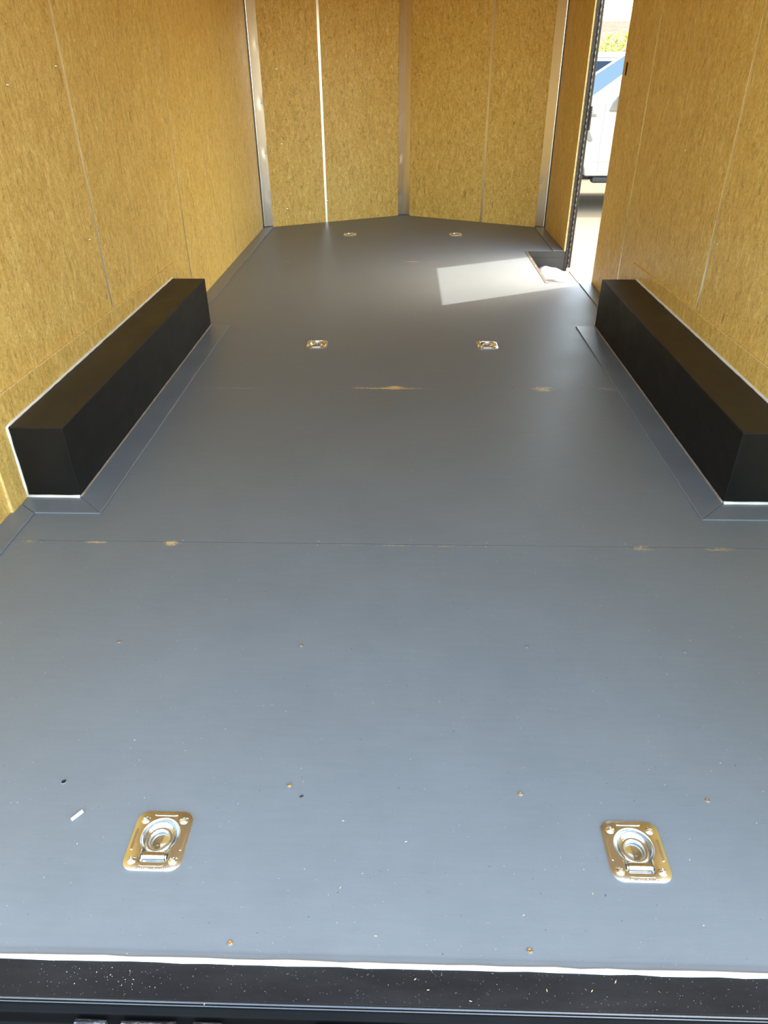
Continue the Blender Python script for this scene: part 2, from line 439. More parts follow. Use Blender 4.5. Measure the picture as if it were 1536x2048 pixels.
# aluminium studs behind the joints
def stud(y, xin, side, parent, z0=0):
    bm = bmesh.new(); x = xin + side*.0012
    box(bm, min(x, x+side*.011), max(x, x+side*.011), y-.0088, y+.0088, z0, ZC)
    obj('wall_stud', bm, M['stud'], parent)
for y in [1.81] + SL: stud(y, XL, -1, wl)
for y in (1.81, 3.035, 4.25): stud(y, XR, 1, wr)
# outer skins
def skin(name, xin, side, parent, segs):
    bm = bmesh.new(); a, b = xin+side*.0165, xin+side*WT
    for y0, y1, z0, z1 in segs: box(bm, min(a, b), max(a, b), y0, y1, z0, z1)
    obj(name, bm, M['skin'], parent)
skin('outer_skin', XL, -1, wl, [(Y0-.06, YC, -.20, ZC+.03)])
skin('outer_skin', XR, 1, wr, [(Y0-.06, DY0, -.20, ZC+.03), (DY1, YC, -.20, ZC+.03), (DY0, DY1, 1.70, ZC+.03), (DY0, DY1, -.20, ZS-.004)])
# pale cut edge of the wall board round the door opening
bm = bmesh.new(); box(bm, XR-.0005, XR+.0125, DY0-.0035, DY0+.0005, 0, 1.70); obj('board_edge', bm, M['edge'], wr)
bm = bmesh.new(); box(bm, XR-.0005, XR+.0125, DY1-.0005, DY1+.0035, 0, 1.70); obj('board_edge', bm, M['edge'], wr)
# latch slot in the wall beside the door
bm = bmesh.new(); n = 16; rr = .010; hz = .030
lp = lambda q: [(0, 4.739+q*rr*math.cos(2*PI*i/n), 1.205+(hz-rr)*(1 if math.sin(2*PI*i/n) >= 0 else -1)+q*rr*math.sin(2*PI*i/n)) for i in range(n)]
L0 = [(XR-.0030, y, z) for _, y, z in lp(1.25)]; L1 = [(XR+.0005, y, z) for _, y, z in lp(1.35)]
loft(bm, [L1, L0, [(XR-.0030, y, z) for _, y, z in lp(.9)], [(XR-.0008, y, z) for _, y, z in lp(.85)]])
o = obj('latch_slot', bm, M['hole'], wr, 40); o['label'] = 'black oval latch slot in the board beside the doorway'
# small round-head screws seen on the left wall
def wall_screw(p, n, parent, r=.0062):
    bm = bmesh.new(); p = Vector(p); n = Vector(n).normalized(); a = n.orthogonal().normalized(); b = n.cross(a)
    loft(bm, [[p + n*h + (a*math.cos(2*PI*k/14)+b*math.sin(2*PI*k/14))*q for k in range(14)] for q, h in ((r, -.001), (r, .001), (r*.7, .0026), (r*.25, .0032))])
    return obj('screw', bm, M['screw'], parent, 50)
for y, z in ((2.589, 1.177), (2.985, 1.228), (2.955, .638)): wall_screw((XL, y, z), (1, 0, 0), wl)
for y, z in ((2.56, 1.10), (2.98, .62), (3.55, .9)): wall_screw((XR, y, z), (-1, 0, 0), wr, .004)

# V-nose walls
def nose(name, xw, side, ucut):
    A = Vector((xw, YC, 0)); B = Vector((XM, YA, 0)); d = (B-A); Ln = d.length; d.normalize()
    n = Vector((-d.y, d.x, 0)); n = n if n.y > 0 else -n            # outward
    bm = bmesh.new()
    e = [0] + [ucut] + [Ln]
    for i in range(2):
        a = e[i] + (.0105 if i else 0); b = e[i+1] - (.0105 if i == 0 else 0)
        pts = [A+d*a, A+d*b, A+d*b+n*.012, A+d*a+n*.012]
        prism(bm, [(p.x, p.y) for p in pts], 'z', .0, ZC)
    o = obj(name, bm, M['board'], None, None, .001, 1); tag(o, kind='structure')
    bm = bmesh.new(); pts = [A+d*(ucut-.0102)+n*.001, A+d*(ucut+.0102)+n*.001, A+d*(ucut+.0102)+n*.012, A+d*(ucut-.0102)+n*.012]
    prism(bm, [(p.x, p.y) for p in pts], 'z', 0, ZC); obj('wall_stud', bm, M['stud'], o)
    bm = bmesh.new(); pts = [A+n*.0165-d*.01, B+n*.0165, B+n*WT, A+n*WT-d*.01]
    prism(bm, [(p.x, p.y) for p in pts], 'z', -.2, ZC+.03); obj('outer_skin', bm, M['skin'], o)
    return o, A, d, n, Ln
nl, A1, d1, n1, L1n = nose('wall_front_left', XL, -1, .607)
nr, A2, d2, n2, L2n = nose('wall_front_right', XR, 1, .606)
for x, y, z in ((-1.059, 6.823, 1.210), (-1.062, 6.822, .662), (-.705, 7.007, .181), (-1.051, 6.827, .141)):
    wall_screw((x, y, z), -n1, nl, .0085)

# aluminium corner trims, dished round their screws
def corner_trim(name, P, da, db, wa, wb, nrm_a, nrm_b, label, scr_a, scr_b, seed, wide=False):
    """two flanges meeting at P (x,y); da, db run along each wall; nrm point into the trailer"""
    rnd = random.Random(seed); bm = bmesh.new()
    zs = [ZC*i/150 for i in range(151)]; dents = [(z, rnd.uniform(.0012, .0028)) for z in scr_a]
    cols = []
    na = 9
    for z in zs:
        row = []
        for i in range(na+1):
            u = wa*(1-i/na)
            off = .0040 + .0010*math.sin(z*4.1+seed) * (u/wa)
            for dz, am in dents:
                rr = math.hypot((z-dz)*.55, u-wa*.80); off -= am*math.exp(-(rr/.022)**2)*.75
            if i == 0: row.append(P + da*(u+.001) + nrm_a*.0006 + Vector((0, 0, z)))     # folded edge touching the board
            row.append(P + da*u + nrm_a*max(off, .0012) + Vector((0, 0, z)))
        if wide:
            for i in range(1, 4): row.append(P + db*wb*i/3 + nrm_b*.0038 + Vector((0, 0, z)))
            row.append(P + db*(wb+.001) + nrm_b*.0006 + Vector((0, 0, z)))
        cols.append(row)
    V = [[bm.verts.new(p) for p in r] for r in cols]
    for a, b in zip(V, V[1:]):
        for i in range(len(a)-1): bm.faces.new((a[i], a[i+1], b[i+1], b[i]))
    t = obj(name, bm, M['alu'], None, 35)
    s = t.modifiers.new('thickness', 'SOLIDIFY'); s.thickness = .0006; s.offset = 0
    tag(t, label, 'corner trim')
    if not wide:
        bm = bmesh.new(); q = [P+nrm_b*.0005, P+db*wb+nrm_b*.0005, P+db*wb+nrm_b*.002, P+nrm_b*.002]
        prism(bm, [(p.x, p.y) for p in q], 'z', .002, ZC-.002)
        f_ = obj('side_strip', bm, M['bronze'], t); f_['label'] = 'dark strip on the side wall'  # thin dark strip along the side wall at the corner
    for z in scr_a: wall_screw(P + da*wa*.80 + nrm_a*.002 + Vector((0, 0, z)), nrm_a, t, .0048)
    for z in scr_b: wall_screw(P + db*wb*.80 + nrm_b*.002 + Vector((0, 0, z)), nrm_b, t, .0042)
    return t
Yv = Vector((0, 1, 0)); Xv = Vector((1, 0, 0))
zsc = [.17, .50, .84, 1.20, 1.56, 1.9]
corner_trim('corner_trim', Vector((XL, YC, 0)), d1, -Yv, .085, .040, -n1, Xv, 'dented shiny aluminium corner trim where left side wall meets the nose', [.25, .60, .97, 1.38, 1.8], [], 1)
corner_trim('corner_trim', Vector((XM, YA, 0)), -d1, -d2, .062, .062, -n1, -n2, 'tall aluminium trim at the point of the V nose', zsc, zsc, 2, True)
corner_trim('corner_trim', Vector((XR, YC, 0)), d2, -Yv, .085, .040, -n2, -Xv, 'dull brownish aluminium corner trim between nose and the doorway wall', [.36, .98, 1.38, 1.8], [.34, .95, 1.36], 3)

# ceiling
bm = bmesh.new()
out = [(XL-WT, Y0-.06), (XR+WT, Y0-.06), (XR+WT, YC), (XM, YA+.05), (XL-WT, YC)]
prism(bm, out, 'z', ZC, ZC+.03); tag(obj('ceiling', bm, M['ceiling']), kind='structure')

# patch boards behind the wheel boxes
def patch(xin, side, y1, label, wall):
    bm = bmesh.new(); x0, x1 = (xin, xin+.010) if side < 0 else (xin-.010, xin)
    y0 = 1.905; zt0, zt1 = .362, .322
    Q = [(y0, 0), (y1, 0), (y1, zt1), (y0, zt0)]
    prism(bm, Q, 'x', x0, x1)
    o = obj('patch_board', bm, M['board2'], wall, None, .002, 2); o['label'] = label
    bm = bmesh.new(); e = .0015
    if side < 0: xa, xb = x0+.001, x1-.0005
    else: xa, xb = x0+.0005, x1-.001
    prism(bm, [(y0-.001, zt0-.003), (y1, zt1-.003), (y1, zt1+.0012), (y0-.001, zt0+.0012)], 'x', xa, xb)
    box(bm, xa, xb, y0-.0015, y0+.002, .0, zt0)
    obj('board_edge', bm, M['edge'], o)
patch(XL, -1, 3.965, 'low strand board patch fixed to left wall behind the black wheel box', wl)
patch(XR, 1, 3.965, 'low strand board patch fixed to right wall behind the black wheel box', wr)

# ------------------------------------------------------------------ wheel boxes
def wheel_box(side, label):
    xi = XM - BX if side < 0 else XM + BX
    xo = XL + .0105 if side < 0 else XR - .0105
    t = thing('wheel_box', label, 'wheel box', ((xi+xo)/2, (BY0+BY1)/2, 0))
    O = Vector(t.location)
    bm = bmesh.new(); tp = .003
    x0, x1 = min(xi, xo), max(xi, xo)
    box(bm, x0-O.x, x1-O.x, BY0-O.y, BY1-O.y, 0.0, BZ)
    b = obj('cover', bm, M['black'], t, None, .0035, 3)
    # sealant: along the wall on top, up the wall at both ends, along the base front and the base side
    def bead(pts, r, m, name='sealant_bead', seed=0):
        rnd = random.Random(seed); P = []; rs = []
        for a, b2 in zip(pts, pts[1:]):
            a = Vector(a); b2 = Vector(b2); n = max(2, int((b2-a).length/.03))
            for k in range(n): P.append(a.lerp(b2, k/n)); rs.append(r*rnd.uniform(.8, 1.2))
        P.append(Vector(pts[-1])); rs.append(r)
        bm = bmesh.new(); tube(bm, [p-O for p in P], rs, 8); return obj(name, bm, m, t, True)
    s = 1 if side < 0 else -1; xo = xo - s*.0005
    o = bead([(xo+s*.001, BY0-.002, .012), (xo+s*.001, BY0-.002, BZ), (xo+s*.001, BY0+.02, BZ+.002), (xo+s*.001, BY1, BZ+.002)], .0052, M['caulk'], seed=3)
    o['label'] = 'white sealant bead along the wall edge of the box'
    o = bead([(xo, BY0-.004, .009), (xi+s*.0, BY0-.004, .009)], .0062, M['caulk'], seed=4)
    o['label'] = 'white sealant bead along the foot of the box end'
    o = bead([(xi+s*.002, BY0, .0085), (xi+s*.002, BY1, .0085)], .0034, M['caulk2'] if side > 0 else M['caulk2'], seed=5)
    o['label'] = 'thin tan sealant line along the long side'
    return t
wheel_box(-1, 'long black wheel box against the left wall')
wheel_box(1, 'long black wheel box against the right wall, nearest the doorway')

# ------------------------------------------------------------------ floor border trim
def trim_piece(name, label, pts):
    bm = bmesh.new(); prism(bm, pts, 'z', 0, .0062)
    o = obj(name, bm, M['trimpaint'], None, None, .0022, 2); tag(o, label, 'floor trim', None); return o
TI = .985     # inner edge of the strips beside the boxes, from the centre
for side, nm in ((-1, 'left'), (1, 'right')):
    xw = XL if side < 0 else XR; s = -side
    xi = XM+side*BX; xt = XM + side*.960; xwall = xw + s*.076
    # along the box
    trim_piece('floor_trim', f'grey painted floor strip along the {nm} wheel box', [(xi, BY0), (xi, BY1), (xt, BY1+.003), (xt, 1.908)])
    # across the end of the box
    trim_piece('floor_trim', f'short grey floor strip across the near end of the {nm} wheel box', [(xi, BY0-.0008), (xt, 1.9072), (xwall, 1.9072), (xw+s*.010, 1.960), (xw+s*.010, BY0-.0008)])
    # near wall strip
    trim_piece('floor_trim', f'grey floor strip against the {nm} wall at the open rear end', [(xw, Y0+.01), (xw, 1.905), (xw+s*.010, 1.958), (xwall, 1.9055), (xwall, Y0+.01)])
# far strips
trim_piece('floor_trim', 'dark grey floor strip along left wall beyond the wheel box up to the nose', [(XL, BY1+.01), (XL+.08, BY1+.01), (XL+.08, 6.64), (XL+.085, YC+.03), (XL, YC-.01)])
trim_piece('floor_trim', 'short grey floor strip between the right wheel box and the doorway', [(XR, BY1+.01), (XR-.085, BY1+.01), (XR-.085, DY0-.002), (XR, DY0-.002)])
trim_piece('floor_trim', 'dark grey floor strip along right wall between doorway and nose', [(XR, DY1+.004), (XR-.085, DY1+.004), (XR-.085, YC+.03), (XR, YC-.01)])

# ------------------------------------------------------------------ rear sill
rs = thing('rear_sill', 'wide black rear door sill below the white sealant line', 'sill', (0, .54, 0))
bm = bmesh.new(); n = 60; rnd = random.Random(9)
P = [(-1.28 + 2.56*i/n, Y0-.004-.54+rnd.uniform(-.0006, .0006), .0008) for i in range(n+1)]
tube(bm, P, [.0042*rnd.uniform(.8, 1.2) for _ in P], 10)
o = obj('sealant_bead', bm, M['caulk'], rs, True); o['label'] = 'wavy white sealant bead at the floor edge'
bm = bmesh.new(); box(bm, XL-.01, XR+.01, .517-.54, Y0-.54, -.03, -.0005)
obj('sill_plate', bm, M['sill'], rs, None, .0012, 2)
bm = bmesh.new(); P = [(x, .5150-.54, -.0016) for x in (XL-.01, XR+.01)]; tube(bm, P, .0022, 14)
P = [(x, .5115-.54, -.0040) for x in (XL-.01, XR+.01)]; tube(bm, P, .0015, 12)
o = obj('lip', bm, M['lip'], rs, True); o['label'] = 'worn bright steel lip'
bm = bmesh.new(); prism(bm, [(.509-.54, -.006), (.517-.54, -.006), (.517-.54, -.12), (.30-.54, -.12), (.30-.54, -.115), (.495-.54, -.035), (.500-.54, -.012)], 'x', XL-.01, XR+.01)
obj('bumper_face', bm, M['darksteel'], rs, None, .002, 2)
# hinge leaves and ramp
hx = [(-.488, -.436, 1), (-.416, -.330, 1), (-.306, -.258, 1), (-.12, .02, 0), (.30, .36, 1), (.36, .52, 0), (.52, .58, 1)]
for a, b, k in hx:
    bm = bmesh.new(); disc(bm, ((a+b)/2, .4895-.54, -.018), (1, 0, 0), .0055, b-a-.004, 20)
    obj('ramp_hinge', bm, M['scuff'] if k else M['darksteel'], rs, 40)
ramp = thing('ramp_door', 'black ramp door lowered behind the rear sill', 'ramp', (0, .47, -.04))
bm = bmesh.new(); ye, ze = -1.30, ZG+.03+.04
prism(bm, [(0, -.012), (0, 0), (ye-.47, ze), (ye-.47, ze-.03), (-.01, -.04)], 'x', -1.20, 1.19)
obj('ramp_panel', bm, M['sill'], ramp, None, .003, 2)

# ------------------------------------------------------------------ D-ring anchors
N = 72
def rrect(hx_, hy, r, a):
    """radius of a rounded rectangle outline at angle a (numeric)"""
    c, s = math.cos(a), math.sin(a); lo, hi = 0, .2
    for _ in range(40):
        m_ = (lo+hi)/2; x, y = abs(c*m_), abs(s*m_)
        if x > hx_-r and y > hy-r: ins = math.hypot(x-(hx_-r), y-(hy-r)) <= r
        else: ins = x <= hx_ and y <= hy
        if ins: lo = m_
        else: hi = m_
    return lo
def pan_r(a, grow=0):
    c, s = math.cos(a), math.sin(a); lo, hi = 0, .2
    R_ = .0350+grow; cy = .0085; hw = .0255+grow; yb = -.0430-grow; rc = .007
    for _ in range(40):
        m_ = (lo+hi)/2; x, y = c*m_, s*m_
        ins = math.hypot(x, y-cy) <= R_
        if not ins and y <= 0 and abs(x) <= hw and y >= yb:
            ins = True
            if abs(x) > hw-rc and y < yb+rc: ins = math.hypot(abs(x)-(hw-rc), y-(yb+rc)) <= rc
        if ins: lo = m_
        else: hi = m_
    return lo
ang = [2*PI*i/N for i in range(N)]
PLT = lambda s_, z, ex=0: [((rrect(.0535, .060, .021, a)-ex)*math.cos(a), (rrect(.0535, .060, .021, a)-ex)*math.sin(a), z) for a in ang]
PAN = lambda g, z, k=1: [(pan_r(a, g)*k*math.cos(a), pan_r(a, g)*k*math.sin(a), z) for a in ang]
def make_ring(label):
    t = thing('recessed_ring_anchor', label, 'tie-down ring', (0, 0, 0), 0, None)
    bm = bmesh.new()
    L = loft(bm, [PLT(1, .0000), PLT(1, .0018), PLT(1, .0026, .0012), PAN(.0035, .0030), PAN(.0015, .0030), PAN(0, .0016), PAN(-.0005, -.001)], False, False)
    # pressed ribs
    def rib(x0, y0, x1, y1, r=.0034):
        a = Vector((x0, y0, .0022)); b = Vector((x1, y1, .0022)); n_ = 9
        P = [a.lerp(b, k/(n_-1)) for k in range(n_)]; d = (b-a).normalized(); s = Vector((-d.y, d.x, 0))
        loops = []
        for k, p in enumerate(P):
            rr_ = r if 0 < k < n_-1 else r*.55
            loops.append([p - s*rr_, p - s*rr_*.75 + Vector((0, 0, .0018)), p + s*rr_*.75 + Vector((0, 0, .0018)), p + s*rr_])
        loft(bm, loops, True, True, False)
    rib(-.022, .0522, .022, .0522, .0030); rib(-.022, -.0490, .022, -.0490, .0030)
    rib(-.0455, -.020, -.0455, .022, .0034); rib(.0455, -.020, .0455, .022, .0034)
    pl = obj('plate', bm, M['zincplate'], t, 40); pl['label'] = 'brassy rounded square plate'
    text_mesh('stamped_text', 'CAPACITY 6000 LB', .0062, .0004, M['zinc'], pl, Matrix.Translation((0, -.0555, .0030)) @ Matrix.Rotation(PI, 4, 'Z'))
    bm = bmesh.new()
    loft(bm, [PAN(-.0004, .0012), PAN(-.0015, -.0025), PAN(-.006, -.0090, .97), PAN(-.010, -.0110, .93), PAN(-.014, -.0095, .88), PAN(-.020, -.0100, .8), PAN(-.025, -.0135, .5)], False, True)
    obj('pan', bm, M['zinc'], t, 50)
    # ring
    bm = bmesh.new(); P = []
    for i in range(40):
        a = 2*PI*i/40; x = .0215*math.cos(a); y = .0235*math.sin(a)+.001
        z = -.0035 + (.0012 if y > 0 else .002) - y*.05
        P.append((x, y, z))
    tube(bm, P, .0046, 12, True)
    rg = obj('ring', bm, M['zincdull'], t, True); rg['label'] = 'dull round steel ring lying in the pan'
    # hinge bracket
    bm = bmesh.new()
    n_ = 14
    prof = [(-.0295+.0088*math.cos(PI*k/n_)*1.0, -.0030+.0085*math.sin(PI*k/n_)) for k in range(n_+1)] + [(-.0383, -.011), (-.0207, -.011)]
    prism(bm, prof, 'x', -.0200, .0200)
    br = obj('ring_bracket', bm, M['zinc'], t, 40, .0006, 2)
    for s in (-1, 1):
        bm = bmesh.new(); disc(bm, (s*.0220, -.0295, -.0035), (1, 0, 0), .0072, .0024, 20)
        obj('pivot_pin', bm, M['zinc'], br, 40)
    for i, (x, y) in enumerate(((-.0365, .0405), (.0365, .0405), (-.0375, -.0405), (.0375, -.0405))):
        obj('screw', screw_bm(x, y, .0026, .0086, .0042, True, .4+i), M['screw'], t, 45)
    return t
ring_labels = ['steel ring anchor in brassy plate, nearest the sill on the left', 'steel ring anchor in brassy plate, nearest the sill on the right',
    'ring anchor between the wheel boxes, left one of the middle pair', 'ring anchor between the wheel boxes, right one of the middle pair',
    'small looking ring anchor near the V nose, on the left', 'small looking ring anchor near the V nose, on the right']
r0 = make_ring(ring_labels[0])
RZ = [0, 0, 0, 0, .0, .0]
for i, (x, y) in enumerate(RING_POS):
    o = r0 if i == 0 else copy_tree(r0)
    o.location = (x, y, 0); o['label'] = ring_labels[i]; o['group'] = 'recessed ring anchors in the floor'; o.rotation_euler.z = RZ[i]

# ------------------------------------------------------------------ step well at the side door
sw = thing('step_well', 'sunken steel entry step at the side doorway', 'step', (1.10, (DY0+DY1)/2, ZS))
O = Vector(sw.location); XO = 1.300
def W(name, x0, x1, y0, y1, z0, z1, m, bev=0):
    bm = bmesh.new(); box(bm, x0-O.x, x1-O.x, y0-O.y, y1-O.y, z0-O.z, z1-O.z); return obj(name, bm, m, sw, None, bev, 2)
W('tread', .957, XO, DY0+.002, DY1-.002, ZS-.004, ZS, M['welltan'])
W('side_panel', .957, XR+.028, DY1-.004, DY1-.0005, ZS, .0, M['wellgrey'])
W('side_panel', .957, XR+.028, DY0+.0005, DY0+.004, ZS, .0, M['wellgrey'])
W('riser', .957, .960, DY0+.004, DY1-.004, ZS, .0, M['wellgrey'])
W('rim', .9575, XR-.002, DY1-.007, DY1-.004, -.042, .0015, M['wellgrey'], .0005)
fl = W('flange', .940, .961, DY0+.004, DY1-.004, 0.0, .0022, simple('dull_edging', (.15, .135, .10), .4, .2), .0005); fl['label'] = 'bright metal edging strip with screws'
for y in (5.515, 5.30, 5.076, 4.84):
    bm = screw_bm(.951-O.x, y-O.y, .0022-O.z, .0065, .003, True); obj('screw', bm, M['screw'], fl, 45)
W('lip', XO-.004, XO, DY0+.002, DY1-.03, ZS, ZS+.006, M['stud'], .0005)

# ------------------------------------------------------------------ bag lying in the well
bm = bmesh.new(); nx, ny = 26, 22; rnd = random.Random(4)
cr = [(rnd.uniform(-3, 3), rnd.uniform(-3, 3), rnd.uniform(0, 6), rnd.uniform(.4, 1)) for _ in range(9)]
def bagz(u, v):
    e = max(0, 1-(abs(u*2-1))**3)*max(0, 1-abs(v*2-1)**3)
    w_ = sum(a*abs(math.sin((u*px+v*py)*3+ph)) for px, py, ph, a in cr)/9
    return e*(.036+.045*w_)+.002
g = []
for top in (1, 0):
    rows = []
    for j in range(ny+1):
        row = []
        for i in range(nx+1):
            u, v = i/nx, j/ny
            x = -.125 + .25*u + .012*math.sin(v*7); y = -.16 + .31*v + .02*math.sin(u*5.5+1) - .03*abs(u-.5)
            row.append(bm.verts.new((x, y, bagz(u, v) if top else .0005)))
        rows.append(row)
    g.append(rows)
for rows in g:
    for j in range(ny):
        for i in range(nx): bm.faces.new((rows[j][i], rows[j][i+1], rows[j+1][i+1], rows[j+1][i]))
T_, B_ = g
for i in range(nx):
    bm.faces.new((T_[0][i], T_[0][i+1], B_[0][i+1], B_[0][i])); bm.faces.new((T_[ny][i], T_[ny][i+1], B_[ny][i+1], B_[ny][i]))
for j in range(ny):
    bm.faces.new((T_[j][0], T_[j+1][0], B_[j+1][0], B_[j][0])); bm.faces.new((T_[j][nx], T_[j+1][nx], B_[j+1][nx], B_[j][nx]))
bag = obj('plastic_bag', bm, M['paper'], None, True); bag.location = (1.130, 5.61, ZS); bag.rotation_euler.z = -.12
tag(bag, 'crumpled white plastic bag lying in the sunken doorway step', 'bag')

# ------------------------------------------------------------------ side door, swung fully open against the outside
sd = thing('door_1', None, None, (XR+WT+.008, DY1, 0)); tag(sd, kind='structure')
O = Vector(sd.location)
def D(name, x0, x1, y0, y1, z0, z1, m, bev=0, parent=None):
    bm = bmesh.new(); box(bm, x0-O.x, x1-O.x, y0-O.y, y1-O.y, z0-O.z, z1-O.z); return obj(name, bm, m, parent or sd, None, bev, 2)
D('door_panel', XR+WT+.014, XR+WT+.033, DY1+.02, DY1+.98, ZS+.02, 1.68, M['skin'], .002)
D('door_edge', XR+WT+.012, XR+WT+.0345, DY1+.006, DY1+.0195, ZS+.02, 1.68, M['bronze'], .001)
# frame jamb on the hinge side with its screws
jb = D('door_jamb', XR+.013, XR+WT+.004, DY1-.006, DY1+.0, ZS, 1.70, M['bronze'], .0008)
for k in range(16):
    z = .02+.106*k; bm = bmesh.new(); p = Vector((XR+.022, DY1-.006, z))-O
    nn = Vector((0, -1, 0)); a = Xv; b = Vector((0, 0, 1))
    loft(bm, [[p+nn*h+(a*math.cos(2*PI*q/12)+b*math.sin(2*PI*q/12))*r for q in range(12)] for r, h in ((.0045, -.0005), (.0045, .0008), (.0028, .0022), (.001, .0026))])
    obj('screw', bm, M['knuckle'], jb, 50)
D('door_jamb', XR+.013, XR+WT+.004, DY0, DY0+.006, ZS, 1.70, M['bronze'], .0008)
D('door_seal', XR+.013, XR+.0165, DY1-.010, DY1-.006, ZS+.01, 1.69, M['gasket'])
hg = None; zz = ZS+.03; k = 0
hg = D('piano_hinge', XR+WT+.004, XR+WT+.0055, DY1-.010, DY1+.006, ZS+.02, 1.68, M['bronze'])
while zz < 1.66:
    bm = bmesh.new(); tube(bm, [Vector((XR+WT+.0095, DY1-.010, q))-O for q in (zz, zz+.019)], .0044, 10)
    obj('hinge_knuckle', bm, M['knuckle'] if k % 2 == 0 else M['bronze'], hg, 50); zz += .020; k += 1
D('holdback_bracket', XR+WT+.030, XR+WT+.044, DY1-.004, DY1+.019, .83, .98, M['bronze'], .003)

# ------------------------------------------------------------------ loose bits on the floor
bm = bmesh.new()
prism(bm, [(-.0035, -.012), (.0030, -.0125), (.0042, .012), (-.0030, .0135)], 'z', .0006, .0042)
o = obj('plastic_shaving', bm, simple('pale_shaving', (.62, .68, .74), .4), None, None, .0008, 2)
o.location = (-.613, .828, 0); o.rotation_euler = (.0, 0, -.62); tag(o, 'pale sliver of plastic lying left of the near left ring anchor', 'shaving')
bm = bmesh.new(); bmesh.ops.create_uvsphere(bm, u_segments=12, v_segments=8, radius=1, matrix=Matrix.Diagonal((.0042, .0019, .0016, 1)))
o = obj('seed', bm, M['hole'], None, True); o.location = (-.186, .881, .0016); o.rotation_euler.z = .5
tag(o, 'tiny black seed on the floor between the two nearest ring anchors', 'seed')
rnd = random.Random(21); bm = bmesh.new()
def crumb(bm, x, y, z, s, st):
    a = rnd.uniform(0, PI); c, d = math.cos(a)*s*st, math.sin(a)*s*st; e, f = -math.sin(a)*s*.6, math.cos(a)*s*.6
    v = [bm.verts.new(q) for q in ((x-c, y-d, z), (x+e, y+f, z), (x+c, y+d, z), (x-e, y-f, z), (x, y, z+s*.8))]
    for t3 in ((0, 1, 4), (1, 2, 4), (2, 3, 4), (3, 0, 4)): bm.faces.new([v[i] for i in t3])
    bm.faces.new(v[3::-1])
for _ in range(210):
    y = .585 + rnd.random()**2.2*.75; crumb(bm, rnd.uniform(-.72, .72), y, .0003, rnd.uniform(.0004, .0010), rnd.uniform(.7, 1.5))
for _ in range(330):
    crumb(bm, rnd.uniform(-.66, .66), rnd.uniform(.520, .570), -.0004, rnd.uniform(.0002, .0007), rnd.uniform(.8, 1.5))
for _ in range(32):
    x = -.455+rnd.gauss(0, .05); crumb(bm, x, min(.568, max(.52, rnd.gauss(.545, .012))), -.0004, rnd.uniform(.0005, .0012), 1.2)
o = obj('floor_crumbs', bm, simple('pale_crumbs', (.42, .41, .37), .6)); tag(o, 'fine pale crumbs and dust scattered over the rear sill and floor', 'crumbs', None, 'stuff')
bm = bmesh.new()
for x, y in ((.035, .556), (.055, .541), (.12, .527), (.31, .546), (.24, .545), (-.29, .513), (.22, .66), (-.095, .70), (-.10, .83), (.345, .70), (.02, .79), (.35, .56), (.06, .57), (-.03, .62)):
    crumb(bm, x, y, .0002 if y > .577 else -.0004, rnd.uniform(.0012, .0018), 1.9)
o = obj('seed_husks', bm, simple('tan_husks', (.66, .50, .22), .6)); tag(o, 'small tan seed husks scattered near the rear sill', 'husks', None, 'stuff')

# ------------------------------------------------------------------ outside: ground
bm = bmesh.new(); box(bm, -60, 90, -40, 130, ZG-.2, ZG); gnd = obj('driveway', bm, M['ground']); tag(gnd, kind='structure')

